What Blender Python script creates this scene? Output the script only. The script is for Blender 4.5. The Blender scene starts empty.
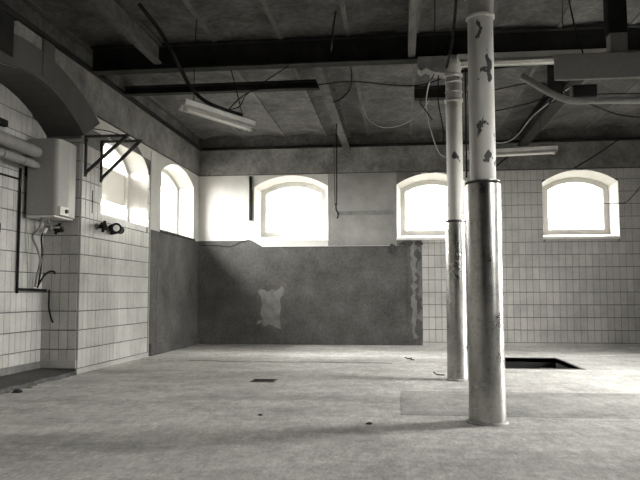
import bpy, bmesh, math, random
from mathutils import Vector, Matrix
random.seed(7)
scene = bpy.context.scene
C = scene.collection

# ------------------------------------------------------------------ camera
YAW, PITCH, ROLL, CAM_H, FOC = 0.1121, 0.0758, -0.0012, 0.8255, 705.4
cd = bpy.data.cameras.new('camera')
cd.sensor_fit = 'HORIZONTAL'; cd.sensor_width = 36.0; cd.lens = 36.0*FOC/640.0
cd.clip_start = 0.05; cd.clip_end = 200
cam = bpy.data.objects.new('camera', cd); C.objects.link(cam)
fw = Vector((-math.sin(YAW)*math.cos(PITCH), math.cos(YAW)*math.cos(PITCH), math.sin(PITCH)))
rt = Vector((math.cos(YAW), math.sin(YAW), 0)); up = rt.cross(fw)
m3 = Matrix((rt, up, -fw)).transposed()
cam.matrix_world = Matrix.Translation((0, 0, CAM_H)) @ (m3 @ Matrix.Rotation(ROLL, 3, 'Z')).to_4x4()
scene.camera = cam

# ------------------------------------------------------------------ overcast sky and exposure
SKY = 62.0
world = bpy.data.worlds.new('overcast_sky'); scene.world = world; world.use_nodes = True
bg = world.node_tree.nodes['Background']
bg.inputs[0].default_value = (1.0, 0.995, 0.98, 1); bg.inputs[1].default_value = SKY
scene.view_settings.view_transform = 'Standard'; scene.view_settings.look = 'None'
scene.view_settings.exposure = 0.22; scene.view_settings.gamma = 1.0
scene.view_settings.use_curve_mapping = False
cy = scene.cycles
cy.use_denoising = True; cy.max_bounces = 10; cy.diffuse_bounces = 6; cy.glossy_bounces = 4
cy.transparent_max_bounces = 12; cy.sample_clamp_indirect = 6.0; cy.caustics_reflective = False

# the room, in metres
XL, XR, YB, YR = -3.33, 4.54, 11.43, -2.6
ZLEDGE, ZFL, ZC = 2.80, 3.22, 3.44
XREC, YP0, YP1 = -3.724, 7.036, 9.13           # back of the recess, pier edges

# window openings as (u0, u1, sill, spring, crown)
WB = [(-2.385, -1.155, 1.72, 2.59, 2.775), (-0.035, 1.124, 1.72, 2.59, 2.77), (2.262, 3.42, 1.71, 2.58, 2.77)]
WL = [(7.55, 9.03, 1.71, 2.46, 2.77), (9.56, 11.13, 1.715, 2.57, 2.77)]
WR = [(5.65, 7.3, 0.0, 2.45, 2.77), (.9, 2.2, 1.65, 2.58, 2.77)]  # second opening is added to light the foreground

def portal(loc, rot, sx, sy):
    l = bpy.data.lights.new('window_daylight', 'AREA'); l.shape = 'RECTANGLE'; l.size = sx; l.size_y = sy
    l.cycles.is_portal = True
    o = bpy.data.objects.new('window_daylight', l); o.location = loc; o.rotation_euler = rot; C.objects.link(o)
H = math.pi/2
for a, b, s, sp, cr in WB: portal(((a+b)/2, YB+.42, (s+cr)/2), (-H, 0, 0), b-a, cr-s)
for a, b, s, sp, cr in WL: portal((XL-.36, (a+b)/2, (s+cr)/2), (0, -H, 0), cr-s, b-a)
for a, b, s, sp, cr in WR: portal((XR+.36, (a+b)/2, (s+cr)/2), (0, H, 0), cr-s, b-a)

# ------------------------------------------------------------------ materials
def newmat(name):
    m = bpy.data.materials.new(name); m.use_nodes = True
    nt = m.node_tree; return m, nt, nt.nodes['Principled BSDF']
def noise(nt, scale, detail=6, rough=.6, stretch=(1, 1, 1), rot=0):
    g = nt.nodes.new('ShaderNodeNewGeometry'); mp = nt.nodes.new('ShaderNodeMapping')
    mp.inputs['Scale'].default_value = stretch; mp.inputs['Rotation'].default_value = (0, 0, rot)
    nt.links.new(g.outputs['Position'], mp.inputs['Vector'])
    n = nt.nodes.new('ShaderNodeTexNoise'); n.inputs['Scale'].default_value = scale
    n.inputs['Detail'].default_value = detail; n.inputs['Roughness'].default_value = rough
    nt.links.new(mp.outputs[0], n.inputs['Vector']); return n.outputs['Fac']
def ramp(nt, fac, stops):
    r = nt.nodes.new('ShaderNodeValToRGB'); e = r.color_ramp.elements
    while len(e) < len(stops): e.new(.5)
    for i, (p, c) in enumerate(stops):
        e[i].position = p; e[i].color = (c[0], c[1], c[2], 1) if hasattr(c, '__len__') else (c, c, c, 1)
    nt.links.new(fac, r.inputs[0]); return r.outputs[0]
def mix(nt, mode, fac, a, b):
    n = nt.nodes.new('ShaderNodeMix'); n.data_type = 'RGBA'; n.blend_type = mode
    for s, v in ((n.inputs[0], fac), (n.inputs[6], a), (n.inputs[7], b)):
        if hasattr(v, 'links') or isinstance(v, bpy.types.NodeSocket): nt.links.new(v, s)
        else: s.default_value = v if not hasattr(v, '__len__') else (*v[:3], 1)
    return n.outputs[2]
def warm(v): return (v, v*.978, v*.925)
def bump(nt, b, fac, strength, dist=.01):
    n = nt.nodes.new('ShaderNodeBump'); n.inputs['Strength'].default_value = strength; n.inputs['Distance'].default_value = dist
    nt.links.new(fac, n.inputs['Height']); nt.links.new(n.outputs[0], b.inputs['Normal'])
def surface(name, v, var=.25, scale=3, rough=.8, metal=0, fine=40, bstr=.25, stretch=(1, 1, 1), spec=.3, finevar=.12):
    """mottled procedural surface: large blotches times fine grain, with relief"""
    m, nt, b = newmat(name)
    big = noise(nt, scale, 5, .6, stretch); sm = noise(nt, fine, 4, .6)
    c1 = ramp(nt, big, [(.3, warm(v*(1-var))), (.7, warm(min(1, v*(1+var))))])
    c2 = ramp(nt, sm, [(.3, 1-finevar), (.7, 1+0*finevar)])
    nt.links.new(mix(nt, 'MULTIPLY', 1.0, c1, c2), b.inputs['Base Color'])
    b.inputs['Roughness'].default_value = rough; b.inputs['Metallic'].default_value = metal
    b.inputs['Specular IOR Level'].default_value = spec
    if bstr: bump(nt, b, sm, bstr)
    return m
M = {}
M['plaster_white'] = surface('plaster_white', .66, .12, 2.2, .85, bstr=.2, finevar=.08)
M['plaster_grey'] = surface('plaster_grey', .10, .38, 2.2, .75, fine=26, bstr=.4, finevar=.4)
M['plaster_pale'] = surface('plaster_pale', .19, .25, 9, .9, bstr=.6)
M['plaster_dark'] = surface('plaster_dark', .06, .4, 12, .9, bstr=.8)
M['concrete_band'] = surface('concrete_band', .20, .45, 3.2, .9, fine=20, bstr=.6, finevar=.35)
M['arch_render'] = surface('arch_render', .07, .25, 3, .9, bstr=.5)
M['vault'] = surface('vault', .095, .55, 2.6, .95, fine=16, bstr=.7, finevar=.5)
M['joist'] = surface('joist', .095, .35, 5, .9)
M['steel_black'] = surface('steel_black', .019, .4, 6, .9, bstr=.2, spec=.08)
M['steel_rust'] = surface('steel_rust', .065, .5, 9, .85, bstr=.5, spec=.15)
M['steel_grey'] = surface('steel_grey', .22, .3, 8, .6, bstr=.3)
M['grout'] = surface('grout', .16, .3, 6, .95)
M['frame_white'] = surface('frame_white', .85, .06, 5, .5, bstr=.05)
M['enamel'] = surface('enamel', .36, .05, 3, .35, bstr=0)
M['enamel_panel'] = surface('enamel_panel', .75, .03, 3, .3, bstr=0)
M['lamp_white'] = surface('lamp_white', .52, .15, 7, .4, bstr=.05)
M['pipe_wrap'] = surface('pipe_wrap', .21, .15, 6, .8, bstr=.4)
M['panel_grey'] = surface('panel_grey', .17, .06, 5, .7, bstr=.1)
M['cable_black'] = surface('cable_black', .012, .2, 10, .85, bstr=0, spec=.08)
M['cable_pale'] = surface('cable_pale', .4, .2, 10, .6, bstr=0)
M['wood_old'] = surface('wood_old', .1, .35, 4, .85, stretch=(8, 1, 8), bstr=.4)
M['pit_dark'] = surface('pit_dark', .03, .3, 5, .95)
M['dark_plastic'] = surface('dark_plastic', .03, .2, 10, .45, bstr=0)
M['plaster_mid'] = surface('plaster_mid', .26, .2, 3, .85, bstr=.3)
M['exterior'] = surface('exterior', .25, .2, 1, .95)

def tile_mat(name, v):
    m, nt, b = newmat(name)
    oi = nt.nodes.new('ShaderNodeObjectInfo')
    c0 = ramp(nt, oi.outputs['Random'], [(0, warm(v*.90)), (1, warm(v*1.07))])
    dirt = ramp(nt, noise(nt, 1.6, 7, .65), [(.35, .72), (.6, 1.0)])
    sp = ramp(nt, noise(nt, 28, 4, .6), [(.30, .72), (.42, 1.0)])
    c = mix(nt, 'MULTIPLY', .8, mix(nt, 'MULTIPLY', 1.0, c0, dirt), sp)
    nt.links.new(c, b.inputs['Base Color']); b.inputs['Roughness'].default_value = .32
    b.inputs['Specular IOR Level'].default_value = .4
    return m
M['tile'] = tile_mat('tile_glaze', .54)

def floor_mat(name, v):
    m, nt, b = newmat(name)
    a = ramp(nt, noise(nt, .7, 9, .7, (1, 1.2, 1), .15), [(.32, warm(v*.66)), (.5, warm(v)), (.7, warm(v*1.12))])
    s = ramp(nt, noise(nt, 1.1, 8, .75, (.6, 2.0, 1), -.12), [(.36, .68), (.52, 1.0)])
    g = ramp(nt, noise(nt, 14, 10, .85, (1, .35, 1)), [(.36, .58), (.60, 1.06)])
    w = ramp(nt, noise(nt, 3.2, 8, .75, (1, .8, 1)), [(.36, .70), (.56, 1.03)])
    f = ramp(nt, noise(nt, 60, 6, .8, (1, .3, 1)), [(.36, .66), (.6, 1.06)])
    spot = ramp(nt, noise(nt, 6, 4, .6), [(.24, .45), (.31, 1.0)])
    c = mix(nt, 'MULTIPLY', .9, a, s); c = mix(nt, 'MULTIPLY', .75, c, w); c = mix(nt, 'MULTIPLY', .9, c, g); c = mix(nt, 'MULTIPLY', .8, c, f); c = mix(nt, 'MULTIPLY', .6, c, spot)
    nt.links.new(c, b.inputs['Base Color'])
    rr = ramp(nt, noise(nt, 2.0, 4), [(.3, .45), (.7, .75)]); nt.links.new(rr, b.inputs['Roughness'])
    b.inputs['Specular IOR Level'].default_value = .4
    bump(nt, b, noise(nt, 14, 9, .75), .5, .008)
    return m
M['floor'] = floor_mat('floor_screed', .86)
M['floor_patch'] = floor_mat('floor_patch_screed', .58)

def peeling_mat():
    m, nt, b = newmat('peeling_paint')
    base = ramp(nt, noise(nt, 3, 5), [(.3, warm(.62)), (.7, warm(.74))])
    mask = ramp(nt, noise(nt, 9, 5, .55, (1, 1, .7)), [(.645, 0), (.66, 1)])
    nt.links.new(mix(nt, 'MIX', mask, base, warm(.07)), b.inputs['Base Color'])
    b.inputs['Roughness'].default_value = .6
    bump(nt, b, mask, -.3, .004); return m
M['peeling'] = peeling_mat()
def sleeve_mat():
    m, nt, b = newmat('sheet_metal')
    c = ramp(nt, noise(nt, 6, 6, .6, (1, 1, .5)), [(.3, warm(.27)), (.7, warm(.47))])
    scr = ramp(nt, noise(nt, 30, 4, .6), [(.33, .7), (.5, 1.0)])
    nt.links.new(mix(nt, 'MULTIPLY', .7, c, scr), b.inputs['Base Color'])
    b.inputs['Metallic'].default_value = 1.0
    rr = ramp(nt, noise(nt, 9, 4), [(.3, .24), (.7, .4)]); nt.links.new(rr, b.inputs['Roughness'])
    bump(nt, b, noise(nt, 5, 3, .5), .12, .02); return m
M['sleeve'] = sleeve_mat()
def glass_mat():
    m, nt, b = newmat('window_glass'); nt.nodes.remove(b)
    t = nt.nodes.new('ShaderNodeBsdfTransparent'); t.inputs[0].default_value = (.93, .93, .92, 1)
    g = nt.nodes.new('ShaderNodeBsdfGlossy'); g.inputs['Roughness'].default_value = .05
    x = nt.nodes.new('ShaderNodeMixShader'); x.inputs[0].default_value = .06
    nt.links.new(t.outputs[0], x.inputs[1]); nt.links.new(g.outputs[0], x.inputs[2])
    nt.links.new(x.outputs[0], nt.nodes['Material Output'].inputs['Surface']); return m
M['glass'] = glass_mat()
def film_mat():
    m, nt, b = newmat('frosted_film'); nt.nodes.remove(b)
    t = nt.nodes.new('ShaderNodeBsdfTranslucent'); t.inputs[0].default_value = (.25, .245, .23, 1)
    d = nt.nodes.new('ShaderNodeBsdfDiffuse'); d.inputs[0].default_value = (.3, .295, .28, 1)
    x = nt.nodes.new('ShaderNodeMixShader'); x.inputs[0].default_value = .4
    nt.links.new(t.outputs[0], x.inputs[1]); nt.links.new(d.outputs[0], x.inputs[2])
    nt.links.new(x.outputs[0], nt.nodes['Material Output'].inputs['Surface']); return m
M['film'] = film_mat()

# ------------------------------------------------------------------ mesh helpers
class MB:
    def __init__(s): s.v = []; s.f = []; s.smooth = []
    def poly(s, pts):
        i = len(s.v); s.v += [tuple(p) for p in pts]; s.f.append(tuple(range(i, i+len(pts)))); s.smooth.append(False); return s
    def box(s, x0, x1, y0, y1, z0, z1):
        i = len(s.v)
        s.v += [(x, y, z) for z in (z0, z1) for y in (y0, y1) for x in (x0, x1)]
        for q in ((0, 2, 3, 1), (4, 5, 7, 6), (0, 1, 5, 4), (2, 6, 7, 3), (0, 4, 6, 2), (1, 3, 7, 5)):
            s.f.append(tuple(i+k for k in q)); s.smooth.append(False)
        return s
    def prism(s, a, b):
        """two matching outlines, closed into a solid"""
        n = len(a); i = len(s.v); s.v += [tuple(p) for p in a]+[tuple(p) for p in b]
        s.f.append(tuple(range(i+n-1, i-1, -1))); s.f.append(tuple(range(i+n, i+2*n))); s.smooth += [False, False]
        for k in range(n):
            j = (k+1) % n; s.f.append((i+k, i+j, i+n+j, i+n+k)); s.smooth.append(False)
        return s
    def loft(s, rings, closed=True, smooth=False, cap=False):
        n = len(rings[0]); i = len(s.v)
        for r in rings: s.v += [tuple(p) for p in r]
        for q in range(len(rings)-1):
            for k in range(n if closed else n-1):
                j = (k+1) % n
                s.f.append((i+q*n+k, i+q*n+j, i+(q+1)*n+j, i+(q+1)*n+k)); s.smooth.append(smooth)
        if cap:
            s.f.append(tuple(range(i+n-1, i-1, -1))); e = i+(len(rings)-1)*n
            s.f.append(tuple(range(e, e+n))); s.smooth += [False, False]
        return s
    def tube(s, path, r, n=8, smooth=True):
        P = [Vector(p) for p in path]; rings = []
        ref = Vector((0, 0, 1)); rr = r if hasattr(r, '__len__') else [r]*len(P)
        for k, p in enumerate(P):
            t = (P[min(k+1, len(P)-1)]-P[max(k-1, 0)]).normalized()
            if k == 0:
                if abs(t.z) > .9: ref = Vector((1, 0, 0))
                a = t.cross(ref).normalized()
            else:
                a = (a-t*a.dot(t)).normalized()
            b = t.cross(a)
            rings.append([p+(a*math.cos(q*2*math.pi/n)+b*math.sin(q*2*math.pi/n))*rr[k] for q in range(n)])
        return s.loft(rings, True, smooth, True)
    def lathe(s, cx, cy_, prof, n=32):
        rings = [[(cx+r*math.cos(q*2*math.pi/n), cy_+r*math.sin(q*2*math.pi/n), z) for q in range(n)] for r, z in prof]
        return s.loft(rings, True, True, True)
    def build(s, name, mat, parent=None):
        me = bpy.data.meshes.new(name); me.from_pydata(s.v, [], s.f); me.validate()
        bm = bmesh.new(); bm.from_mesh(me); bmesh.ops.recalc_face_normals(bm, faces=bm.faces); bm.to_mesh(me); bm.free()
        me.materials.append(M[mat])
        if any(s.smooth) and len(me.polygons) == len(s.smooth):
            for p, q in zip(me.polygons, s.smooth): p.use_smooth = q
        o = bpy.data.objects.new(name, me); C.objects.link(o)
        if parent: o.parent = parent; o.matrix_parent_inverse = parent.matrix_world.inverted()
        return o
def bevel(o, w=.01, seg=2):
    b = o.modifiers.new('edge', 'BEVEL'); b.width = w; b.segments = seg; b.limit_method = 'ANGLE'; return o
def tag(o, label, cat, group=None):
    o['label'] = label; o['category'] = cat
    if group: o['group'] = group
    return o
def struct(o): o['kind'] = 'structure'; return o
def empty(name, loc):
    o = bpy.data.objects.new(name, None); o.location = loc; o.empty_display_size = .1; C.objects.link(o)
    o.matrix_world = Matrix.Translation(loc); return o
def spline(pts, n=6):
    P = [Vector(p) for p in pts]; out = []
    for i in range(len(P)-1):
        p0, p1, p2, p3 = P[max(i-1, 0)], P[i], P[i+1], P[min(i+2, len(P)-1)]
        for k in range(n):
            t = k/n
            out.append(.5*((2*p1)+(p2-p0)*t+(2*p0-5*p1+4*p2-p3)*t*t+(3*p1-p0-3*p2+p3)*t**3))
    return out+[P[-1]]

# maps (u along the wall, v up, d outwards) to the world
MAPB = lambda u, v, d: (u, YB+d, v)
MAPL = lambda u, v, d: (XL-d, u, v)
MAPR = lambda u, v, d: (XR+d, u, v)
NARC = 14
def arch_pts(op, s=0):
    a, b, sill, sp, cr = op; a += s; b -= s; sill += s; cr -= s; sp = sp-s*.6
    w = (b-a)/2; h = cr-sp; R = (w*w+h*h)/(2*h); c = (a+b)/2; zc = cr-R
    t = math.asin(min(1, w/R))
    return [(c+R*math.sin(-t+2*t*k/NARC), zc+R*math.cos(-t+2*t*k/NARC)) for k in range(NARC+1)]
def outline(op, s=0):
    arc = arch_pts(op, s)
    return [(arc[0][0], op[2]+s)]+arc+[(arc[-1][0], op[2]+s)]
def wall_sheet(mb, mp, u0, u1, v0, v1, ops, d=0, s=0):
    u = u0
    for op in sorted(ops):
        arc = arch_pts(op, s); a, b = arc[0][0], arc[-1][0]; sill = op[2]+s
        if a > u: mb.poly([mp(u, v0, d), mp(a, v0, d), mp(a, v1, d), mp(u, v1, d)])
        if sill > v0: mb.poly([mp(a, v0, d), mp(b, v0, d), mp(b, sill, d), mp(a, sill, d)])
        for k in range(NARC):
            p, q = arc[k], arc[k+1]
            mb.poly([mp(p[0], p[1], d), mp(q[0], q[1], d), mp(q[0], v1, d), mp(p[0], v1, d)])
        u = b
    if u1 > u: mb.poly([mp(u, v0, d), mp(u1, v0, d), mp(u1, v1, d), mp(u, v1, d)])
def reveal(mb, mp, op, d1, d2, s):
    o0, o1 = outline(op, 0), outline(op, s)
    mb.loft([[mp(u, v, 0) for u, v in o0], [mp(u, v, d1) for u, v in o1], [mp(u, v, d2) for u, v in o1]], True)

# ------------------------------------------------------------------ setting: floor, ground, ceiling
PX0, PX1, PY0, PY1 = .95, 1.965, 8.03, 9.36
fl = MB()
xs = [XREC-.6, PX0, PX1, XR+.5]; ys = [YR-.3, PY0, PY1, YB+.5]
for i in range(3):
    for j in range(3):
        if (i, j) != (1, 1): fl.poly([(xs[i], ys[j], 0), (xs[i+1], ys[j], 0), (xs[i+1], ys[j+1], 0), (xs[i], ys[j+1], 0)])
floor = struct(fl.build('floor', 'floor'))
pit = MB()
pit.loft([[(PX0, PY0, z), (PX1, PY0, z), (PX1, PY1, z), (PX0, PY1, z)] for z in (0, -.7)], True)
pit.poly([(PX0, PY0, -.7), (PX1, PY0, -.7), (PX1, PY1, -.7), (PX0, PY1, -.7)])
pit.build('pit_lining', 'pit_dark', floor)
MB().box(1.76, 1.93, 9.0, PY1-.01, -.7, -.12).build('pit_step', 'concrete_band', floor)
pr = MB()                                            # steel angle around the pit edge
for a in ((PX0-.04, PX1+.03, PY0-.04, PY0), (PX0-.04, PX1+.03, PY1, PY1+.04), (PX0-.04, PX0, PY0, PY1), (PX1, PX1+.03, PY0, PY1)):
    pr.box(*a, -.05, .004)
pr.build('pit_edge', 'steel_grey', floor)
MB().box(.0, 3.2, 4.92, 6.12, -.01, .0015).build('screed_patch', 'floor_patch', floor)
jt = MB(); pts = [(-2.6+.1*k, 8.58+.03*math.sin(k*.9)-.004*k, 0) for k in range(26)]
for p, q in zip(pts, pts[1:]): jt.prism([(p[0], p[1]-.012, .0), (q[0], q[1]-.012, .0), (q[0], q[1]+.012, .0), (p[0], p[1]+.012, .0)], [(p[0], p[1]-.009, .003), (q[0], q[1]-.009, .003), (q[0], q[1]+.009, .003), (p[0], p[1]+.009, .003)])
jt.build('floor_joint', 'grout', floor)
gr = MB()
for a in ((-60, XREC-.1, -60, 70), (XR+.5, 60, -60, 70), (XREC-.1, XR+.5, YB+.5, 70), (XREC-.1, XR+.5, -60, YR-.3)): gr.box(*a, -.4, -.06)
struct(gr.build('ground', 'exterior'))
struct(MB().box(-12, 14, YB+8, YB+8.6, -.06, 9).build('sky_blocker_back', 'plaster_white'))  # unseen wall added outside to weaken sky light through the back windows

cl = MB(); cl.box(XREC-.5, XR+.5, YR-.3, YB+.6, 3.56, 3.7)
ceiling = struct(cl.build('ceiling', 'vault'))
JX = [-3.24+.687*k for k in range(-1, 13)]
for a, b in zip(JX, JX[1:]):
    if a > XR: break
    w = b-a; top = []
    for k in range(11):
        t = k/10; top.append((a+w*t, ZC-.03+.045*(1-(2*t-1)**2)))
    v = MB(); v.loft([[(x, y, z) for x, z in top] for y in (YR-.2, 2, 6.8, YB+.1)], False, True)
    v.build('vault_panel', 'vault', ceiling)
for x in JX[1:]:
    if x < XR: MB().box(x-.022, x+.022, YR-.2, YB+.1, ZC-.034, ZC+.1).build('joist', 'joist', ceiling)

# ------------------------------------------------------------------ walls
wb = MB(); wall_sheet(wb, MAPB, XL-.6, XR+.6, -.05, 3.6, WB); wall_sheet(wb, MAPB, XL-.6, XR+.6, -1.2, 3.6, WB, .5, .07)
for op in WB: reveal(wb, MAPB, op, .33, .5, .07)
wall_back = struct(wb.build('wall_back', 'plaster_white'))
REC = (4.85, YP0, -.05, 2.50, 2.82)
NARC = 14
wl = MB(); wall_sheet(wl, MAPL, YR-.3, YB+.6, -.05, 3.6, [REC]+WL)
for op in WL: reveal(wl, MAPL, op, .28, .5, .045)
wall_sheet(wl, MAPL, YR-.3, YB+.6, -1.2, 3.6, WL, .5, .045)
ro = outline(REC, 0)
wl.loft([[MAPL(u, v, 0) for u, v in ro], [MAPL(u, v, XL-XREC) for u, v in ro]], True)
wall_left = struct(wl.build('wall_left', 'plaster_white'))
wr = MB(); wall_sheet(wr, MAPR, YR-.3, YB+.6, -1.2, 3.6, WR); wall_sheet(wr, MAPR, YR-.3, YB+.6, -1.2, 3.6, WR, .5, .045)
for op in WR: reveal(wr, MAPR, op, .21, .5, .045)
wall_right = struct(wr.build('wall_right', 'plaster_grey'))
wall_rear = struct(MB().box(XREC-.6, XR+.6, YR-.3, YR, -.05, 3.6).build('wall_rear', 'plaster_grey'))
wrec = MB(); wrec.box(XREC-.08, XREC-.004, 4.7, YP0+.1, -.05, 2.95)
wall_recess = struct(wrec.build('wall_recess', 'plaster_white'))
# unseen overhang added outside the left wall to cut off high sky light
ev = MB(); ev.box(-4.42, XL-.5, YR, YB+1.2, 3.08, 3.2); struct(ev.build('sky_blocker_left', 'exterior'))

# ring beam of concrete with a steel flange above it
def band(name, a, flange):
    t = struct(MB().box(*a, ZLEDGE, ZFL).build(name, 'concrete_band'))
    MB().box(*a, ZFL+.04, 3.52).build('upper_render', 'vault', t); MB().box(*flange, ZFL, ZFL+.04).build('steel_flange', 'steel_black', t)
    return t
band('trim_1', (XL, XR, YB-.018, YB+.05), (XL, XR, YB-.07, YB+.05))
band('trim_2', (XL-.05, XL+.016, YP0+.02, YB-.018), (XL-.05, XL+.06, YR, YB-.07))
band('trim_3', (XR-.018, XR+.05, YR, YB-.018), (XR-.06, XR+.05, YR, YB-.07))
t4 = struct(MB().box(XL-.05, XL+.016, YR, YP0+.02, 2.84, ZFL).build('trim_4', 'concrete_band')); MB().box(XL-.05, XL+.016, YR, YP0+.02, ZFL+.04, 3.52).build('upper_render', 'vault', t4)
# rendered arch ring over the recess, as part of the left wall
ring_in = [p for p in arch_pts(REC)]
ring_out = [p for p in arch_pts((4.5, 7.42, 0, 2.72, 3.10))]
ar = MB()
for k in range(NARC):
    q = [ring_in[k], ring_in[k+1], ring_out[k+1], ring_out[k]]
    ar.prism([MAPL(u, v, -.028) for u, v in q], [MAPL(u, v, .02) for u, v in q])
ar.build('arch_ring', 'arch_render', wall_left)
MB().box(XL-.03, XL+.034, 6.13, 6.35, 2.86, ZFL).build('shade_strip', 'arch_render', wall_left)  # dark upright strip put in for a shade mark above the arch
# soffit lining of the recess arch in the darker render
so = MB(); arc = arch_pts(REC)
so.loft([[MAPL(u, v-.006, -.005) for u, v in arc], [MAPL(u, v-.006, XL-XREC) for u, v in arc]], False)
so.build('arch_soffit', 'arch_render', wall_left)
# thin dark strip along the lower edge of the ring beam
MB().box(XL-.01, XL+.019, YP0+.36, YB-.03, ZLEDGE-.012, ZLEDGE).build('dark_line', 'steel_rust', wall_left)
MB().box(XL, XR, YB-.014, YB+.01, ZLEDGE-.012, ZLEDGE).build('dark_line', 'steel_rust', wall_back)

# ---- dado paint and broken plaster on the back wall
def slab(poly, mp, t0, t1, name, mat, parent):
    return MB().prism([mp(u, v, -t0) for u, v in poly], [mp(u, v, t1) for u, v in poly]).build(name, mat, parent)
rnd = random.Random(3)
def jag(u, v0, v1, n, amp, seed):
    r = random.Random(seed); return [(u+r.uniform(-amp, amp), v0+(v1-v0)*k/n) for k in range(n+1)]
slab([(XL, 0), (-2.25, 0), (-2.25, 1.60), (-2.42, 1.70), (XL, 1.70)], MAPB, .010, .01, 'dado', 'plaster_grey', wall_back)
slab([(-2.25, 0), (.10, 0), (.10, 1.585), (-2.25, 1.585)], MAPB, .016, .01, 'dado', 'plaster_grey', wall_back)
MB().box(-2.27, .1, YB-.024, YB, 1.578, 1.592).build('dado_edge', 'steel_rust', wall_back)
edge = jag(.315, .0, 1.62, 22, .055, 5)
slab([(.10, 0)]+edge+[(.10, 1.62)], MAPB, .007, .01, 'broken_render', 'plaster_grey', wall_back)
e1 = jag(.195, .02, 1.62, 26, .025, 11); e2 = jag(.265, .02, 1.62, 26, .035, 12)
slab(e1+e2[::-1], MAPB, .012, .0, 'bare_plaster', 'plaster_pale', wall_back)
for k, (cx, cz, rx, rz) in enumerate(((-.12, 1.53, .10, .10), (.12, 1.63, .14, .055), (.31, 1.63, .07, .06), (.1, .03, .06, .05))):
    r = random.Random(20+k)
    slab([(cx+rx*math.cos(t*math.pi/6)*r.uniform(.6, 1.1), cz+rz*math.sin(t*math.pi/6)*r.uniform(.6, 1.1)) for t in range(12)], MAPB, .0185, 0, 'plaster_hole', 'plaster_dark', wall_back)
r = random.Random(31)
pp = [(-2.33, .32), (-2.25, .36), (-2.21, .29), (-2.12, .33), (-2.05, .30), (-1.98, .26), (-1.925, .25), (-1.95, .42), (-1.93, .6), (-1.945, .74), (-1.90, .80), (-1.87, .90), (-1.92, .95), (-1.96, .90), (-2.02, .87), (-2.08, .90), (-2.15, .85), (-2.2, .89), (-2.29, .90), (-2.31, .84), (-2.26, .78), (-2.24, .64), (-2.27, .5), (-2.22, .4), (-2.31, .38)]
slab(pp, MAPB, .019, 0, 'plaster_patch', 'plaster_pale', wall_back)
slab([(-3.33, 0), (.3, 0), (.3, .11), (-3.33, .13)], MAPB, .03, 0, 'base_render', 'plaster_grey', wall_back)
slab([(-1.155, 1.6), (-.035, 1.6), (-.035, 2.786), (-1.155, 2.786)], MAPB, .003, 0, 'old_plaster', 'plaster_mid', wall_back)
# grey patch of wall between the windows, above the dado
slab(jag(-1.0, 2.1, 2.16, 1, .02, 4)+jag(-.1, 2.18, 2.1, 1, .02, 6), MAPB, .006, 0, 'plaster_patch', 'plaster_pale', wall_back)
# niche dado on the left wall
slab([(YP1, 0), (YB-.01, 0), (YB-.01, 1.69), (YP1, 1.69)], MAPL, .004, .01, 'dado', 'plaster_grey', wall_left)
slab([(YP1, 0), (YB-.03, 0), (YB-.03, .10), (YP1, .16)], MAPL, .05, 0, 'base_render', 'plaster_grey', wall_left)
slab([(9.42, .15), (9.6, .12), (9.62, .7), (9.68, 1.1), (9.6, 1.18), (9.45, 1.15), (9.4, .6)], MAPL, .008, 0, 'plaster_patch', 'plaster_grey', wall_left)

# ------------------------------------------------------------------ glazed tiles
TP, RP, Z0, TH = .1015, .1972, .055, .008
GU, GV = .006, .0105
tile_me = {}
def tile_mesh(w, h):
    k = (round(w, 4), round(h, 4))
    if k not in tile_me:
        c = .0025; w2, h2 = w/2, h/2
        mb = MB(); mb.loft([[(-w2, -h2, 0), (w2, -h2, 0), (w2, h2, 0), (-w2, h2, 0)], [(-w2, -h2, TH-c), (w2, -h2, TH-c), (w2, h2, TH-c), (-w2, h2, TH-c)],
                            [(-w2+c, -h2+c, TH), (w2-c, -h2+c, TH), (w2-c, h2-c, TH), (-w2+c, h2-c, TH)]], True)
        i = len(mb.v)-4; mb.f.append((i, i+1, i+2, i+3))
        me = bpy.data.meshes.new('tile'); me.from_pydata(mb.v, [], mb.f); me.materials.append(M['tile'])
        tile_me[k] = me
    return tile_me[k]
def clip(poly, a, b, c):
    """keep the side a*u+b*v <= c"""
    out = []
    for i in range(len(poly)):
        p, q = poly[i], poly[(i+1) % len(poly)]
        dp, dq = a*p[0]+b*p[1]-c, a*q[0]+b*q[1]-c
        if dp <= 0: out.append(p)
        if dp*dq < 0:
            t = dp/(dp-dq); out.append((p[0]+(q[0]-p[0])*t, p[1]+(q[1]-p[1])*t))
    return out
def area(P): return abs(sum(P[i][0]*P[(i+1) % len(P)][1]-P[(i+1) % len(P)][0]*P[i][1] for i in range(len(P))))/2
def cut(rect, ops):
    """rect minus arched openings -> polygon (or None), flag whether untouched"""
    u0, u1, v0, v1 = rect; P = [(u0, v0), (u1, v0), (u1, v1), (u0, v1)]; whole = True
    for op in ops:
        a, b, s, sp, cr = op
        if u1 <= a or u0 >= b or v1 <= s: continue
        arc = arch_pts(op); uc = min(max((u0+u1)/2, a+.001), b-.001)
        for k in range(NARC):
            if arc[k][0] <= uc <= arc[k+1][0]: break
        p, q = arc[k], arc[k+1]; dx, dz = q[0]-p[0], q[1]-p[1]
        zl, zr = p[1]+dz/dx*(u0-p[0]), p[1]+dz/dx*(u1-p[0])
        if v0 >= max(zl, zr): continue
        cands = [clip(P, 1, 0, a), clip(P, -1, 0, -b), clip(P, 0, 1, s), clip(P, dz/dx, -1, dz/dx*p[0]-p[1])]
        P = max((c for c in cands if len(c) > 2), key=area, default=[]); whole = False
        if len(P) < 3 or area(P) < .0012: return None, False
    return P, whole
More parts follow.
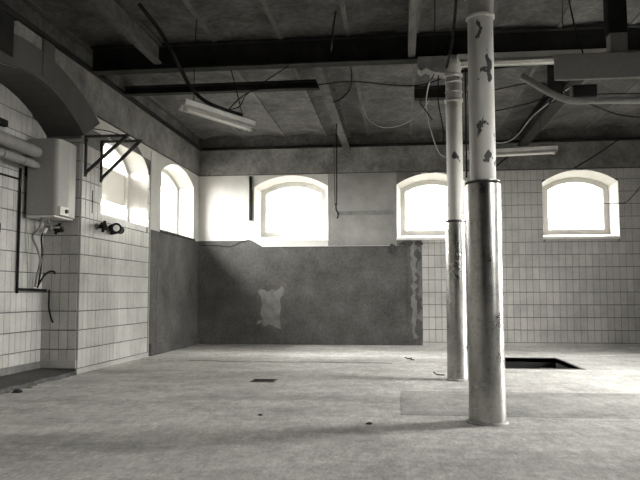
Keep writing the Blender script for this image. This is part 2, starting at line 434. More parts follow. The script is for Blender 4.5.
def lay_tiles(parent, origin, U, V, u0, u1, v0, v1, ops=(), limit=300, jagfn=None, pos=None, tp=TP, keep=None):
    """lay a field of tiles on the plane origin + u*U + v*V; normal = U x V"""
    U, V = Vector(U), Vector(V); N = U.cross(V); O = Vector(origin); items = []
    nc = int(round((u1-u0)/tp)); nr = int(math.ceil((v1-v0)/RP-.02))
    for r_ in range(nr):
        for c_ in range(nc):
            a = u0+c_*tp; b = min(a+tp, u1); z = v0+r_*RP; z1 = min(z+RP, v1)
            rect = (a+GU/2, b-GU/2, z+GV/2, z1-GV/2)
            if rect[1]-rect[0] < .015 or rect[3]-rect[2] < .015: continue
            if keep and not keep((a+b)/2, (z+z1)/2): continue
            P, whole = cut(rect, ops)
            if P: items.append((rect, P, whole))
    rest = MB(); n = 0
    R = Matrix((U, V, N)).transposed().to_4x4()
    for rect, P, whole in items:
        if n < limit:
            if whole:
                me = tile_mesh(rect[1]-rect[0], rect[3]-rect[2]); cu, cv = (rect[0]+rect[1])/2, (rect[2]+rect[3])/2
                o = bpy.data.objects.new('tile', me); jt_ = Matrix.Rotation(random.uniform(-.006, .006), 4, 'X') @ Matrix.Rotation(random.uniform(-.008, .008), 4, 'Y')
                o.matrix_world = Matrix.Translation(O+U*cu+V*cv+N*random.uniform(-.0008, .0008)) @ R @ jt_
                C.objects.link(o); mw = o.matrix_world.copy(); o.parent = parent; o.matrix_parent_inverse = parent.matrix_world.inverted(); o.matrix_world = mw
            else:
                MB().prism([O+U*u+V*v for u, v in P], [O+U*u+V*v+N*TH for u, v in P]).build('tile', 'tile', parent)
            n += 1
        else:
            rest.prism([O+U*u+V*v for u, v in P], [O+U*u+V*v+N*TH for u, v in P])
    if rest.v:
        o = rest.build('tile_field', 'tile', parent); o['kind'] = 'stuff'
    return n
def grout_sheet(parent, mp, u0, u1, v0, v1, ops, t=.002):
    g = MB(); wall_sheet(g, mp, u0, u1, v0, v1, ops, -t); g.build('grout', 'grout', parent)
XT0 = .36
grout_sheet(wall_back, MAPB, XT0, XR, 0, ZLEDGE-.012, [WB[1], WB[2]])
VISC = int((3.92-XT0)/TP)
# tiles of the back wall: rows from the floor up; columns in view first, the rest joined
lay_tiles(wall_back, (0, YB-.003, 0), (1, 0, 0), (0, 0, 1), XT0, XT0+VISC*TP, Z0, ZLEDGE-.014, [WB[1], WB[2]], 298)
lay_tiles(wall_back, (0, YB-.003, 0), (1, 0, 0), (0, 0, 1), XT0+VISC*TP, XR, Z0, ZLEDGE-.014, [WB[1], WB[2]], 0)
struct(MB().box(XT0, XR, YB-.014, YB, 0, .05).build('baseboard_back', 'tile'))
# ragged tiles left over beside the broken render
grout_sheet(wall_left, MAPL, YP0, YP1, 0, 2.62, [WL[0]])
lay_tiles(wall_left, (XL+.003, 0, 0), (0, 1, 0), (0, 0, 1), YP0+.01, YP1-.01, Z0, 2.42, [WL[0]], 260)
struct(MB().box(XL, XL+.014, YP0, YP1, 0, .05).build('baseboard_left', 'tile'))
MB().box(XL-.01, XL+.011, YP1-.012, YP1, 0, 2.75).build('tile_edge', 'tile', wall_left)
# far jamb of window 1 is tiled
jd = Vector((XL-.28, WL[0][1]-.045, 0))-Vector((XL, WL[0][1], 0)); jl = jd.length
lay_tiles(wall_left, (XL, WL[0][1]-.003, 0), tuple(jd.normalized()), (0, 0, 1), .0, jl-.004, 1.74, 2.44, (), 16)
wall_pier = struct(MB().box(XREC-.004, XL-.006, YP0+.001, YP0+.05, 0, 2.5).build('wall_pier', 'plaster_white'))
# recess: pier side faces the camera, then the back of the recess
g = MB(); g.poly([(XREC, YP0-.002, .0), (XL, YP0-.002, 0), (XL, YP0-.002, 2.5), (XREC, YP0-.002, 2.5)]); g.build('grout', 'grout', wall_pier)
lay_tiles(wall_pier, (0, YP0-.003, 0), (1, 0, 0), (0, 0, 1), XREC+.008, XL-.002, Z0+RP*.0, 2.47, (), 60, tp=.0965)
g = MB(); g.poly([(XREC-.001, 4.86, 0), (XREC-.001, YP0, 0), (XREC-.001, YP0, 2.82), (XREC-.001, 4.86, 2.82)]); g.build('grout', 'grout', wall_recess)
def in_arch(u, v):
    a = arch_pts(REC)
    for k in range(NARC):
        if a[k][0] <= u <= a[k+1][0]: return v < a[k][1]+.05
    return False
lay_tiles(wall_recess, (XREC, 0, 0), (0, 1, 0), (0, 0, 1), YP0-.004-17*TP, YP0-.004, Z0, 2.82, (), 236, keep=in_arch)
bs = MB(); bs.box(XREC, XL-.0, YP0-.02, YP0, .06, .14); bs.build('skirting', 'tile', wall_pier)
# raised, broken slab in the recess
kb = MB(); r = random.Random(9); n = 24; front = []
for k in range(n+1):
    y = 4.86+(YP0-4.86-.0)*k/n; front.append((XL+.045+r.uniform(-.03, .03)-.03*(k/n), y))
for k in range(n):
    (x0, y0), (x1, y1) = front[k], front[k+1]
    a = [(x0+.02, y0, 0), (x0, y0, .035), (XREC, y0, .06), (XREC, y0, 0)]; b = [(x1+.02, y1, 0), (x1, y1, .035), (XREC, y1, .06), (XREC, y1, 0)]
    kb.loft([a, b], True)
kb.build('recess_slab', 'plaster_grey', floor)
MB().box(XREC, XREC+.012, 4.86, YP0-.01, .05, .13).build('skirting', 'grout', wall_recess)

# ------------------------------------------------------------------ windows
def window(name, mp, op, d, s, fwid=.075, label=None, film=None, mull=False):
    o1 = outline(op, s-.004); o2 = outline(op, s+fwid)
    m = MB(); n = len(o1)
    A = [mp(u, v, d-.03) for u, v in o1]; B = [mp(u, v, d-.03) for u, v in o2]
    Cc = [mp(u, v, d+.03) for u, v in o2]; D = [mp(u, v, d+.03) for u, v in o1]
    m.loft([A, B, Cc, D, A], True)
    w = struct(m.build(name, 'frame_white'))
    o3 = outline(op, s+fwid-.01)
    MB().prism([mp(u, v, d-.004) for u, v in o3], [mp(u, v, d+.004) for u, v in o3]).build('pane', 'glass', w)
    c = (op[0]+op[1])/2
    if mull:
        b = MB(); a0 = mp(c-.02, op[2]+s, d-.02); a1 = mp(c+.02, op[4]-s-.03, d+.02)
        b.box(min(a0[0], a1[0]), max(a0[0], a1[0]), min(a0[1], a1[1]), max(a0[1], a1[1]), a0[2], a1[2]); b.build('mullion', 'frame_white', w)
    if film:
        u0, u1, v0, v1 = film
        MB().prism([mp(u, v, d+.012) for u, v in ((u0, v0), (u1, v0), (u1, v1), (u0, v1))], [mp(u, v, d+.016) for u, v in ((u0, v0), (u1, v0), (u1, v1), (u0, v1))]).build('frosted_panel', 'film', w)
    return w
for k, op in enumerate(WB): window('window_%d' % (k+1), MAPB, op, .33, .07)
window('window_4', MAPL, WL[0], .28, .045, .045, film=(WL[0][0]+.08, WL[0][1]-.08, 1.98, 2.40))
window('window_5', MAPL, WL[1], .28, .045, .05)
window('door_1', MAPR, WR[0], .21, .045, .06, mull=True)
window('window_6', MAPR, WR[1], .21, .045, .06)  # unseen window added to brighten the foreground floor
for op, w in zip(WL, ('window_4', 'window_5')):
    if w == 'window_5':
        o = MB().prism([MAPL(u, v, -.03) for u, v in ((op[0]-.02, 1.685), (op[1]+.02, 1.685), (op[1]+.02, 1.715), (op[0]-.02, 1.715))],
                       [MAPL(u, v, .05) for u, v in ((op[0]-.02, 1.685), (op[1]+.02, 1.685), (op[1]+.02, 1.715), (op[0]-.02, 1.715))]).build('window_sill', 'steel_rust', bpy.data.objects[w])
for k, op in enumerate(WB):
    MB().box(op[0]-.01, op[1]+.01, YB-.02, YB+.06, op[2]-.035, op[2]+.004).build('window_sill', 'frame_white', bpy.data.objects['window_%d' % (k+1)])

# ------------------------------------------------------------------ steel beams
def ibeam(axis, c, a, b, z0, z1, wf, tf=.018, tw=.012):
    m = MB()
    for (w, p, q) in ((wf, z0, z0+tf), (tw, z0+tf, z1-tf), (wf, z1-tf, z1)):
        if axis == 'X': m.box(a, b, c-w/2, c+w/2, p, q)
        else: m.box(c-w/2, c+w/2, a, b, p, q)
    return m
def beam(name, axis, c, a, b, z0, z1, wf, label, mat='steel_black', group='steel ceiling beams'):
    e = empty(name, ((a+b)/2, c, z0) if axis == 'X' else (c, (a+b)/2, z0))
    m = MB(); tf = .02
    def bx(w, p, q, mb):
        if axis == 'X': mb.box(a, b, c-w/2, c+w/2, p, q)
        else: mb.box(c-w/2, c+w/2, a, b, p, q)
        return mb
    bx(wf, z0, z0+tf, MB()).build('flange', mat, e); bx(wf, z1-tf, z1, MB()).build('flange', mat, e); bx(.014, z0+tf, z1-tf, MB()).build('web', mat, e)
    return tag(e, label, 'beam', group)
beam('steel_beam', 'X', 6.98, -3.20, XR, 3.145, 3.415, .14, 'deep black steel main beam crossing the whole ceiling above the rear column')
b6 = beam('trim_6', 'X', 4.68, XL, XR, 3.145, 3.415, .14, '')
for k in ('label', 'category', 'group'): del b6[k]
struct(b6)
beam('steel_beam', 'X', 8.0, -3.25, -.90, 3.20, 3.30, .10, 'slim black steel beam running behind the main beam above the left fluorescent lamp')
beam('steel_beam', 'X', 8.5, .20, .72, 3.175, 3.325, .12, 'short black steel beam stub just left of the rear column head')
beam('steel_beam', 'Y', -.835, 7.06, YB-.02, 3.17, 3.40, .11, 'rusty steel cross beam running back to the wall above the left rear window', 'steel_rust')
beam('steel_beam', 'Y', 1.97, 7.06, YB-.02, 3.17, 3.40, .16, 'dark steel cross beam running back to the wall near the right window', 'steel_black')
beam('steel_beam', 'Y', -2.46, 4.76, 6.9, 3.19, 3.40, .08, 'narrow steel cross beam in the upper left corner in front of the main beam', 'steel_rust')
o = MB().box(.105, .175, 4.76, 6.92, 3.17, 3.40).build('timber_batten', 'wood_old'); tag(o, 'old wooden ceiling batten ending at the main beam left of the columns', 'batten')

# ------------------------------------------------------------------ columns
def column(x, y, r_s, r_u, z_s, z_top, label, collars):
    e = empty('column', (x, y, 0)); rnd2 = random.Random(int(y*10))
    n = 40; prof = []
    rings = []
    zs = [0, .01, .3, .6, .62, .9, 1.05, 1.2, z_s-.03, z_s]
    for k, z in enumerate(zs):
        rr = r_s*(1.03 if z < .02 else 1.0)
        rings.append([(x+(rr+rnd2.uniform(-.0016, .0016))*math.cos(q*2*math.pi/n), y+(rr+rnd2.uniform(-.0016, .0016))*math.sin(q*2*math.pi/n), z) for q in range(n)])
    sl = MB(); sl.loft(rings, True, True, False)
    sl.loft([[(x+r_*math.cos(q*2*math.pi/n), y+r_*math.sin(q*2*math.pi/n), z) for q in range(n)] for r_, z in ((r_s, z_s), (r_s-.008, z_s+.004), (r_u, z_s+.002))], True, False)
    so_ = sl.build('metal_sleeve', 'sleeve', e)
    sm = MB(); sm.lathe(x, y, [(r_s+.003, z_s-.02), (r_s+.003, z_s-.004), (r_s-.004, z_s-.004)], 40); sm.build('rim', 'steel_rust', so_)
    MB().lathe(x, y, [(r_s+.02, 0), (r_s+.014, .012), (r_s, .022)], 40).build('base_ring', 'floor_patch', e)
    MB().lathe(x, y, [(r_u*1.03, 0.05), (r_u*1.02, z_s), (r_u, z_top)], 40).build('shaft', 'peeling', e)
    for z, h, w in collars:
        MB().lathe(x, y, [(r_u, z-h/2), (r_u+w, z-h/2+.006), (r_u+w, z+h/2-.006), (r_u, z+h/2)], 40).build('collar', 'lamp_white', e)
    return tag(e, label, 'column')
c1 = column(.551, 4.68, .1145, .083, 1.555, 3.145, 'thick front column with peeling white paint above a shiny sheet metal sleeve', [(2.66, .03, .012), (2.80, .02, .016)])
MB().lathe(.551, 4.68, [(.088, 2.67), (.092, 2.78), (.11, 2.9), (.15, 3.08), (.16, 3.145)], 40).build('capital', 'steel_grey', c1)
MB().box(.39, .74, 4.55, 4.81, 3.10, 3.146).build('head_plate', 'steel_rust', c1)
c2 = column(.547, 6.93, .101, .0775, 1.53, 3.145, 'slimmer rear column standing behind the front column with dented metal sleeve', [(2.715, .035, .012), (2.80, .02, .007), (2.90, .02, .007), (2.965, .03, .014)])
MB().lathe(.547, 6.93, [(.08, 2.97), (.085, 3.05), (.11, 3.145)], 40).build('capital', 'lamp_white', c2)
# rough saddle bracket at the rear column head
sb = MB(); sb.prism([(.20, 6.84, 3.145), (.20, 6.84, 3.03), (.23, 6.84, 3.0), (.28, 6.84, 3.03), (.36, 6.84, 2.985), (.46, 6.84, 2.97), (.46, 6.84, 3.145)],
                    [(.20, 7.02, 3.145), (.20, 7.02, 3.03), (.23, 7.02, 3.0), (.28, 7.02, 3.03), (.36, 7.02, 2.985), (.46, 7.02, 2.97), (.46, 7.02, 3.145)])
sb.build('saddle_bracket', 'steel_grey', c2)
# thin conduit clipped to the back of the rear column
o = MB().tube([(.665, 6.93, 3.1), (.663, 6.93, 2.6), (.66, 6.93, 1.95)], .008).build('conduit', 'cable_black', c2)
MB().box(.655, .667, 6.90, 6.915, 1.535, 1.70).build('clamp_strap', 'cable_black', c2)

# ------------------------------------------------------------------ fluorescent lamps
def lamp(p, q, label, tilt=0.):
    p, q = Vector(p), Vector(q); d = (q-p).normalized(); L = (q-p).length; side = Vector((d.y, -d.x, 0)).normalized()
    e = empty('fluorescent_lamp', tuple((p+q)/2))
    def bar(prof, a, b, name, mat, smooth=False):
        A = [p+d*a+side*s_+Vector((0, 0, z_)) for s_, z_ in prof]; B = [p+d*b+side*s_+Vector((0, 0, z_)) for s_, z_ in prof]
        return MB().prism(A, B).build(name, mat, e)
    bar([(-.035, .03), (.035, .03), (.045, .085), (-.045, .085)], 0, L, 'housing', 'lamp_white')
    bar([(-.075, -.0), (-.07, -.004), (-.03, .034), (.03, .034), (.07, -.004), (.075, 0), (.035, .042), (-.035, .042)], .02, L-.02, 'reflector', 'lamp_white')
    MB().tube([p+d*.06+Vector((0, 0, .0)), p+d*(L-.06)], .015, 12).build('tube', 'frame_white', e)
    for a in (.03, L-.06): bar([(-.02, -.02), (.02, -.02), (.02, .035), (-.02, .035)], a, a+.03, 'lamp_holder', 'lamp_white')
    return tag(e, label, 'lamp', 'fluorescent ceiling lamps'), p, d, L
def wire(name, pts, r, mat, label, cat='cable', group=None, n=6, sides=6):
    o = MB().tube(spline(pts, n), r, sides).build(name, mat); return tag(o, label, cat, group)
l1, *_ = lamp((-2.0, 6.3, 2.555), (-1.53, 7.22, 2.55), 'white fluorescent lamp hanging at a slant in the left half of the room')
wire('suspension_wire', [(-1.93, 6.42, 2.645), (-1.90, 6.33, 3.1), (-1.88, 6.31, 3.41)], .004, 'cable_black', 'thin wire holding the near end of the left fluorescent lamp from the ceiling', 'wire')
wire('suspension_wire', [(-1.60, 7.08, 2.645), (-1.66, 7.06, 2.9), (-1.72, 7.03, 3.146)], .005, 'cable_black', 'thin wire holding the far end of the left fluorescent lamp from the main beam', 'wire')
l2, *_ = lamp((.90, 9.6, 2.66), (2.11, 9.6, 2.70), 'white fluorescent lamp hanging near the back wall between columns and right window')
for x in (1.1, 1.9): MB().tube([(x, 9.6, 2.74), (x, 9.6, 3.41)], .003).build('suspension_wire', 'cable_black', l2)
l3, *_ = lamp((.53, 6.25, 2.855), (1.8, 6.25, 2.855), 'white fluorescent lamp just behind the front column head and beside the grey board')
for x in (.7, 1.45): MB().tube([(x, 6.25, 2.93), (x, 6.25, 3.41)], .003).build('suspension_wire', 'cable_black', l3)

# ------------------------------------------------------------------ hanging board and post (upper right)
e = empty('hanging_board', (1.75, 5.4, 2.43))
bevel(MB().box(1.18, 2.35, 5.385, 5.415, 2.43, 2.632).build('board', 'panel_grey', e), .008)
MB().box(1.18, 2.35, 5.415, 5.44, 2.60, 2.632).build('stiffener', 'panel_grey', e)
tag(e, 'grey sheet board hanging below the ceiling in the upper right corner', 'board')
e = empty('hanging_post', (1.665, 5.5, 2.63))
MB().box(1.598, 1.735, 5.44, 5.56, 2.80, 3.40).build('post', 'steel_black', e)
MB().box(1.61, 1.735, 5.445, 5.55, 2.60, 2.80).build('foot', 'panel_grey', e)
MB().box(1.56, 1.61, 5.46, 5.53, 2.63, 2.66).build('lug', 'steel_grey', e)
tag(e, 'black steel post hanging from the ceiling above the grey board', 'post')
o = MB().tube(spline([(1.005, 5.8, 2.60), (1.10, 5.8, 2.535), (1.214, 5.8, 2.46), (1.346, 5.8, 2.395), (1.45, 5.8, 2.375), (1.6, 5.8, 2.375), (2.1, 5.8, 2.36)], 6), .028, 14).build('bent_pipe', 'pipe_wrap')
tag(o, 'pale bent pipe hanging below the grey board at upper right', 'pipe')
MBj = MB().box(1.42, 1.62, 5.86, 5.98, 2.42, 2.53).build('junction_box', 'dark_plastic'); tag(bevel(MBj), 'dark junction box hidden under the grey board among wires', 'junction box')
e = empty('hanger_plate', (1.53, 7.0, 2.76)); MB().box(1.46, 1.60, 6.97, 6.99, 2.76, 3.146).build('plate', 'steel_black', e); MB().box(1.44, 1.62, 6.94, 7.02, 3.10, 3.1455).build('clamp', 'steel_black', e)
tag(e, 'black steel plate hanging from the main beam just left of the grey board', 'plate')
wire('lamp_conduit', [(.62, 6.9, 3.0), (.9, 6.85, 3.005), (1.3, 6.8, 3.02), (1.52, 6.95, 3.06)], .014, 'cable_black', 'black conduit running right from the rear column head below the bright lamp', 'conduit', sides=8)
# black bracket post top left
e = empty('wall_post', (XL+.05, 5.56, 2.83))
MB().box(XL+.0, XL+.045, 5.30, 5.60, 2.86, 3.22).build('post', 'steel_black', e); MB().box(XL+.0, XL+.075, 5.26, 5.63, 3.19, 3.215).build('cap', 'steel_black', e)
tag(e, 'black steel post stub on the left wall at the top left corner', 'post')

# ------------------------------------------------------------------ water heater, pipes, taps in the recess
e = empty('water_heater', (-3.53, 6.8, 1.60))
x0, x1, y0, y1, z0, z1 = XREC+.055, -3.345, 6.57, 6.985, 1.60, 2.37
prof = [(x0, y0)]+[(x1-.05, y0)]+[(x1-.05+.05*math.sin(t*math.pi/10), y0+.035-.035*math.cos(t*math.pi/10)) for t in range(1, 6)]
prof += [(x1+.012, (y0+y1)/2)]+[(x1-.05+.05*math.cos(t*math.pi/10), y1-.035+.035*math.sin(t*math.pi/10)) for t in range(0, 6)]+[(x0, y1)]
b = MB(); b.prism([(x, y, z0) for x, y in prof], [(x, y, z1) for x, y in prof]); bevel(b.build('tank', 'enamel', e), .012, 3)
cp = MB().box(x1-.01, x1+.028, 6.585, 6.76, 1.605, 1.69).build('control_panel', 'enamel_panel', e)
MB().tube([(x1+.02, 6.70, 1.648), (x1+.05, 6.70, 1.648)], .021, 16).build('control_dial', 'dark_plastic', cp)
MB().box(x0, x1-.03, y0+.01, y1-.01, 1.585, 1.602).build('bottom_plate', 'enamel_panel', e)
for y in (6.66, 6.80):
    MB().tube([(-3.55, y, 1.60), (-3.55, y, 1.54)], .013).build('pipe_stub', 'steel_grey', e)
MB().box(XREC+.008, x0+.005, 6.62, 6.94, 2.0, 2.2).build('wall_mount', 'steel_black', e)
tag(e, 'white electric water heater mounted in the tiled recess', 'water heater')
def pipe(z0_, x_, r, label, bands):
    e = empty('insulated_pipe', (x_, 5.8, z0_))
    MB().tube([(x_, 4.9, z0_), (x_, 5.6, z0_), (x_, 6.48, z0_), (x_, 6.54, z0_), (x_, 6.56, z0_)], [r, r, r, r*.93, r*.6], 20).build('pipe_lagging', 'pipe_wrap', e)
    for y in bands: MB().tube([(x_, y, z0_), (x_, y+.025, z0_)], r+.006, 20).build('pipe_clip', 'steel_grey', e)
    MB().box(XREC+.006, x_, 6.0, 6.03, z0_-.012, z0_+.012).build('pipe_bracket', 'steel_black', e)
    return tag(e, label, 'pipe', 'lagged pipes beside the water heater')
pipe(2.226, -3.555, .064, 'upper and thicker lagged pipe running into the water heater', (5.5,))
pipe(2.093, -3.55, .042, 'lower and thinner lagged pipe below the thick pipe at the water heater', (5.9, 6.25))
o = MB().box(XREC+.008, XREC+.06, 5.95, 6.2, 2.40, 2.46).build('wall_clamp', 'steel_black'); tag(o, 'small black clamp on the tiles above the lagged pipes', 'clamp')
wire('supply_pipe', [(-3.695, 6.50, 2.06), (-3.695, 6.50, 1.6), (-3.695, 6.5, .90), (-3.69, 6.52, .872), (-3.66, 6.72, .868), (-3.66, 7.0, .862)], .013, 'steel_black', 'dark supply pipe running down the tiled recess wall from the lagged pipes', 'pipe', n=5, sides=10)
wire('thin_pipe', [(-3.70, 5.2, 1.93), (-3.70, 6.0, 1.945), (-3.70, 6.48, 1.95)], .010, 'steel_black', 'thin dark pipe running level below the lagged pipes on the tiles', 'pipe')
wire('water_hose', [(-3.55, 6.66, 1.535), (-3.58, 6.66, 1.47), (-3.64, 6.66, 1.40), (-3.60, 6.68, 1.28), (-3.57, 6.70, 1.16), (-3.61, 6.72, 1.02), (-3.64, 6.74, .90)], .011, 'steel_grey', 'wavy grey hose hanging down from under the water heater', 'hose', sides=10)
wire('water_hose', [(-3.595, 6.80, 1.46), (-3.62, 6.80, 1.40), (-3.60, 6.78, 1.26), (-3.60, 6.77, 1.08), (-3.625, 6.77, .92)], .009, 'steel_black', 'thin black hose hanging down beside the wavy grey hose', 'hose', sides=8)
wire('drain_hose', [(-3.65, 6.8, .89), (-3.63, 6.83, .96), (-3.61, 6.87, 1.02), (-3.585, 6.92, 1.055), (-3.56, 6.96, 1.055), (-3.55, 6.97, 1.03)], .010, 'steel_black', 'dark hose looping up and over below the water heater', 'hose', sides=8)
wire('drain_hose', [(-3.62, 6.99, .87), (-3.62, 6.99, .7), (-3.605, 6.99, .62), (-3.58, 6.98, .56), (-3.565, 6.98, .53)], .010, 'cable_black', 'black hose end dangling lowest at the inner corner of the recess', 'hose', sides=8)
e = empty('safety_valve', (-3.60, 6.84, 1.48)); bevel(MB().box(-3.585, -3.525, 6.80, 6.86, 1.475, 1.52).build('body', 'steel_grey', e), .006)
MB().tube([(-3.55, 6.83, 1.50), (-3.48, 6.90, 1.51)], .012, 10).build('spout', 'steel_grey', e); MB().tube([(-3.57, 6.80, 1.49), (-3.57, 6.76, 1.44)], .015, 10).build('knob', 'frame_white', e)
tag(e, 'small metal safety valve hanging under the water heater', 'valve')
def tap(x, y, z, name, label, n, dial=False, s=1.0):
    """a wall tap: mounting plate, body, cross handle; n is the outward direction"""
    n = Vector(n); u = Vector((n.y, -n.x, 0)); p = Vector((x, y, z)); e = empty(name, (x, y, z))
    MB().tube([p, p+n*.012*s], .035*s, 16).build('wall_plate', 'steel_grey', e)
    MB().tube([p+n*.01*s, p+n*.085*s], .020*s, 12).build('body', 'steel_black', e)
    if dial:
        q = p+n*.06
        bd = MB().tube([q-u*.13, q+u*.13], .046, 12).build('cross_body', 'steel_black', e)
        dn = Vector((.5, -.866, 0)); dc = p+n*.07+u*.06
        MB().tube([dc, dc+dn*.09], .062, 20).build('dial_ring', 'steel_black', e)
        MB().tube([dc+dn*.088, dc+dn*.096], .036, 20).build('dial_face', 'frame_white', e)
        MB().tube([q+u*.12, q+u*.12-Vector((0, 0, .07))], .026, 12).build('outlet', 'steel_black', e)
    else:
        q = p+n*.085*s
        MB().tube([q-n*.012*s, q+n*.018*s], .042*s, 14).build('handle_hub', 'steel_black', e)
        for k in range(4):
            t = k*math.pi/2+.4; dv = u*math.cos(t)+Vector((0, 0, math.sin(t)))
            MB().tube([q, q+dv*.062*s], [.012*s, .016*s], 8).build('handle_arm', 'steel_black', e)
        MB().tube([p+n*.03*s-u*.0, p+n*.04*s+u*.11*s], .010*s, 8).build('side_pipe', 'steel_grey', e)
    return tag(e, label, 'tap')
tap(XL+.01, 7.42, 1.565, 'wall_tap', 'black cross-handled tap on the tiled pier, left of the dial valve', (1, 0, 0), s=1.05)
tap(XL+.01, 7.84, 1.572, 'dial_valve', 'black valve with round white dial on the tiled pier below the window', (1, 0, 0), True)
tap(-3.52, YP0-.012, 1.50, 'wall_tap', 'black tap on the shaded tiles directly under the water heater', (0, -1, 0), s=1.0)
o = MB().box(XL+.006, XL+.014, 7.30, 7.315, 1.70, 1.95).build('tile_slot', 'cable_black', wall_left)
wire('wall_hook', [(-3.71, 6.08, 1.44), (-3.68, 6.10, 1.49), (-3.68, 6.14, 1.47), (-3.70, 6.17, 1.40)], .009, 'steel_black', 'small black hook on the recess tiles at the left edge', 'hook')

# ------------------------------------------------------------------ triangular wall brackets
def bracket(y, xe, z1_, z0_, label):
    e = empty('wall_bracket', (XL+.02, y, z0_)); t = .014
    MB().box(XL+.008, XL+.032, y-t, y+t, z0_, z1_+.01).build('upright', 'steel_rust', e)
    MB().box(XL+.008, xe, y-t, y+t, z1_-.012, z1_+.012).build('arm', 'steel_rust', e)
    MB().prism([(XL+.02, y-t, z0_+.02), (XL+.02, y-t, z0_+.055), (xe-.05, y-t, z1_-.0), (xe-.02, y-t, z1_-.02)],
               [(XL+.02, y+t, z0_+.02), (XL+.02, y+t, z0_+.055), (xe-.05, y+t, z1_-.0), (xe-.02, y+t, z1_-.02)]).build('brace', 'steel_rust', e)
    for z in (z0_+.03, z1_-.04): MB().tube([(XL+.03, y, z), (XL+.042, y, z)], .009, 8).build('bolt', 'steel_black', e)
    return tag(e, label, 'bracket', 'triangular wall brackets')
bracket(7.10, -2.83, 2.50, 2.07, 'triangular steel wall bracket nearest the recess on the pier')
bracket(7.50, -2.84, 2.53, 2.07, 'triangular steel wall bracket at the left edge of the pier window')
wire('bracket_wire', [(XL+.02, 7.25, 2.62), (-3.15, 7.3, 2.60), (-2.95, 7.3, 2.53)], .006, 'steel_rust', 'thin bent wire above the triangular wall brackets', 'wire')

# ------------------------------------------------------------------ chain, wall conduit, drain, debris
e = empty('chain_hoist', (-.845, 9.6, 1.85))
for k in range(7):
    z = 3.19-.055*k; ax = Vector((1, 0, 0)) if k % 2 else Vector((0, 1, 0))
    ring = [Vector((-.88, 9.6, z-.028))+ax*.012*math.cos(t*math.pi/5)+Vector((0, 0, .034*math.sin(t*math.pi/5))) for t in range(11)]
    MB().tube(ring, .004, 5).build('chain_link', 'steel_rust', e)
MB().tube([(-.885, 9.6, 2.82), (-.872, 9.6, 2.04)], .006).build('rod', 'steel_rust', e)
MB().tube([(-.845, 9.6, 3.18), (-.850, 9.6, 2.04)], .008).build('rod', 'steel_black', e)
MB().tube(spline([(-.86, 9.6, 2.06), (-.855, 9.6, 1.97), (-.83, 9.6, 1.93), (-.835, 9.6, 1.87), (-.85, 9.6, 1.86)]), .010).build('hook', 'steel_black', e)
tag(e, 'rusty chain with rods and hook hanging between the two left rear windows', 'chain')
o = bevel(MB().box(-2.465, -2.42, YB-.035, YB-.004, 2.03, 2.77).build('conduit_strip', 'steel_black'), .005); tag(o, 'short black vertical conduit on the wall left of the left rear window', 'conduit')
wire('wall_cable', [(-3.28, YB-.02, 1.63), (-3.0, YB-.02, 1.62), (-2.78, YB-.02, 1.60), (-2.6, YB-.02, 1.68), (-2.44, YB-.02, 1.71)], .006, 'cable_black', 'thin black cable sagging along the dado in the left corner')
e = empty('floor_drain', (-1.285, 6.66, 0)); MB().box(-1.40, -1.17, 6.56, 6.77, -.01, .006).build('frame', 'steel_grey', e)
MB().box(-1.385, -1.185, 6.575, 6.755, .0, .0075).build('well', 'pit_dark', e)
for k in range(5): MB().box(-1.385, -1.185, 6.585+.034*k, 6.602+.034*k, .006, .011).build('bar', 'steel_rust', e)
tag(e, 'small square floor drain with dark grate in the middle of the floor', 'drain')
wire('floor_wire', [(.33, 7.30, .035), (.36, 7.29, .012), (.40, 7.28, .008), (.44, 7.27, .008)], .006, 'cable_black', 'bit of bent wire on the floor left of the rear column', 'wire')
wire('floor_wire', [(.06, 9.2, .010), (.10, 9.0, .012), (.14, 9.1, .012), (.13, 8.9, .010), (.17, 8.85, .010)], .006, 'cable_black', 'curled bit of wire on the floor below the tile edge', 'wire')
def lump(x, y, s, seed, label, cat='rubble', z=0, mat='pit_dark'):
    r_ = random.Random(seed); rings = []
    for zz, k in ((0, 1), (.35*s, .95), (.6*s, .5)):
        rings.append([(x+s*k*math.cos(t*math.pi/4)*r_.uniform(.7, 1.2), y+s*k*math.sin(t*math.pi/4)*r_.uniform(.7, 1.2), z+zz) for t in range(8)])
    o = MB().loft(rings, True, False, True).build('rubble_piece', mat); return tag(o, label, cat, 'loose rubble on the floor')
lump(-3.20, 5.68, .045, 1, 'dark lump of rubble at the broken kerb near the left edge')
lump(-3.24, 5.95, .025, 2, 'small chip of rubble at the broken kerb right of the dark lump', mat='concrete_band')
lump(-3.62, 5.85, .05, 3, 'dark clump on the raised slab in the recess at the left edge', z=.045)
lump(-.20, 4.55, .020, 4, 'tiny stone chip on the floor in front of the column shadow', mat='steel_rust')
lump(-.95, 4.80, .016, 5, 'tiny dark chip on the open floor left of centre', mat='steel_rust')

# ------------------------------------------------------------------ cables on the ceiling
wire('supply_hose', [(-2.29, 5.9, 3.41), (-2.14, 6.1, 3.196), (-2.03, 6.3, 2.94), (-1.965, 6.45, 2.79), (-1.87, 6.6, 2.70), (-1.75, 6.75, 2.665), (-1.6, 7.02, 2.66)], .019, 'cable_black', 'thick black hose dropping from the ceiling onto the left fluorescent lamp', 'hose', sides=10)
wire('ceiling_cable', [(-1.72, 6.86, 2.66), (-1.62, 7.15, 2.90), (-1.45, 7.2, 2.98), (-1.0, 7.2, 2.99), (-.5, 7.2, 3.03), (.0, 7.2, 2.97), (.25, 7.2, 2.97), (.45, 7.1, 3.0)], .006, 'cable_black', 'thin black cable strung under the ceiling from the left lamp to the rear column')
wire('ceiling_cable', [(-1.78, 6.8, 2.66), (-1.65, 7.1, 2.77), (-1.56, 7.15, 2.93), (-1.1, 6.95, 3.14)], .005, 'cable_black', 'thin cable rising from the left lamp to the main beam')
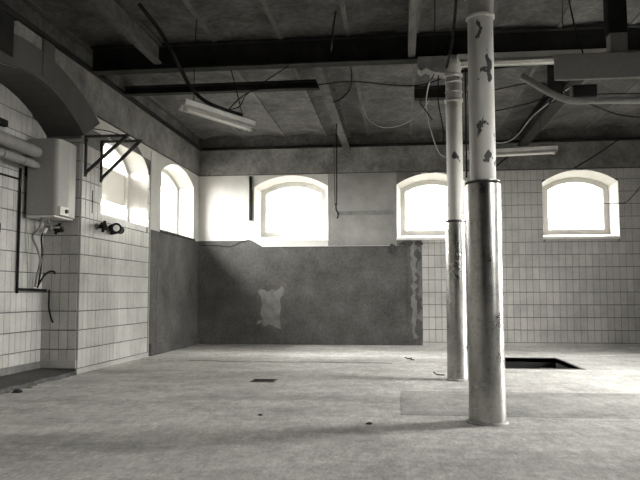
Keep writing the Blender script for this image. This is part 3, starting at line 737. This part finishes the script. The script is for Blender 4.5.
wire('ceiling_cable', [(-.48, 7.1, 3.15), (-.47, 7.1, 3.05), (-.49, 7.1, 2.92), (-.58, 7.1, 2.82), (-.66, 7.1, 2.79)], .006, 'cable_black', 'loose black cable end curling down from the main beam in the ceiling centre')
wire('hanger_rod', [(-.56, 6.3, 3.42), (-.60, 6.5, 3.36), (-.66, 6.85, 3.24)], .009, 'steel_black', 'dark hanger rod slanting from ceiling to main beam in front of the rusty cross beam', 'rod')
wire('ceiling_cable', [(-.45, 9.0, 3.30), (-.40, 9.0, 3.10), (-.25, 9.0, 2.98), (-.08, 9.0, 2.96), (.12, 9.0, 3.02), (.3, 9.0, 3.15), (.42, 8.8, 3.3)], .006, 'cable_pale', 'pale cable sagging in an arc left of the rear column near the back wall')
wire('ceiling_cable', [(.34, 7.0, 3.02), (.30, 7.2, 2.88), (.29, 7.2, 2.72), (.33, 7.2, 2.50), (.41, 7.2, 2.26), (.50, 7.1, 2.18)], .006, 'cable_pale', 'pale cable hanging from the saddle bracket to the rear column shaft')
wire('ceiling_cable', [(.36, 6.9, 2.98), (.26, 7.0, 2.86), (.22, 7.0, 2.74), (.28, 7.0, 2.64), (.34, 7.0, 2.55)], .005, 'cable_black', 'black cable looping below the saddle bracket on the rear column')
wire('ceiling_cable', [(.40, 6.9, 2.97), (.40, 7.0, 2.75), (.43, 7.0, 2.55), (.45, 7.0, 2.40), (.44, 7.0, 2.32)], .006, 'cable_black', 'black cable hanging straight down close to the rear column shaft')
wire('drop_hose', [(.50, 5.85, 3.41), (.50, 6.0, 3.25), (.49, 6.4, 3.08), (.47, 6.75, 3.0)], .014, 'cable_black', 'black hose dropping from the ceiling to the rear column head', 'hose', sides=10)
wire('ceiling_cable', [(.33, 6.1, 3.42), (.345, 6.4, 3.30), (.35, 6.8, 3.18)], .005, 'cable_black', 'thin straight wire left of the black hose in front of the main beam')
wire('ceiling_cable', [(.85, 8.6, 3.35), (.95, 8.9, 3.0), (1.15, 9.0, 2.76), (1.35, 9.0, 2.73), (1.5, 9.0, 2.82), (1.65, 8.8, 3.0), (1.85, 8.4, 3.12), (1.95, 8.0, 3.14)], .007, 'cable_pale', 'pale cable drooping from the dark cross beam behind the front column')
wire('ceiling_cable', [(.75, 7.3, 2.80), (.95, 7.3, 2.70), (1.3, 7.3, 2.76), (1.6, 7.3, 2.83), (2.1, 7.3, 2.84), (3.2, 7.3, 2.82)], .006, 'cable_black', 'black cable strung level behind the grey board to the right')
wire('ceiling_cable', [(.70, 7.4, 2.93), (1.0, 7.4, 2.95), (1.5, 7.4, 3.0), (2.0, 7.4, 2.75), (2.4, 7.4, 2.62), (3.3, 7.4, 2.60)], .006, 'cable_black', 'black cable running from the rear column down to the right edge')
wire('suspension_wire', [(1.40, 5.9, 3.42), (1.405, 5.7, 3.0), (1.40, 5.42, 2.64)], .006, 'cable_black', 'single wire holding up the grey board from the ceiling', 'wire')
wire('ceiling_cable', [(1.9, 7.0, 3.14), (1.75, 7.2, 3.0), (1.62, 7.2, 2.85), (1.5, 7.1, 2.7), (1.52, 6.0, 2.5)], .007, 'cable_black', 'tangled black cable between dark cross beam and junction box')
wire('brace_rod', [(2.75, YB-.022, 2.79), (3.1, YB-.04, 3.0), (3.42, YB-.065, 3.22)], .010, 'steel_black', 'dark rod slanting across the ring beam above the right window', 'rod')
wire('brace_rod', [(1.52, YB-.022, 2.82), (1.68, YB-.022, 2.96), (1.88, YB-.022, 3.1)], .012, 'steel_black', 'short dark strut just right of the front column below the lamp', 'rod')
wire('window_wire', [(3.15, YB+.2, 2.27), (3.3, YB+.1, 2.24), (3.43, YB-.03, 2.23), (3.55, YB-.04, 2.26), (3.8, YB-.04, 2.55)], .006, 'cable_black', 'thin wire crossing the right edge of the right window')
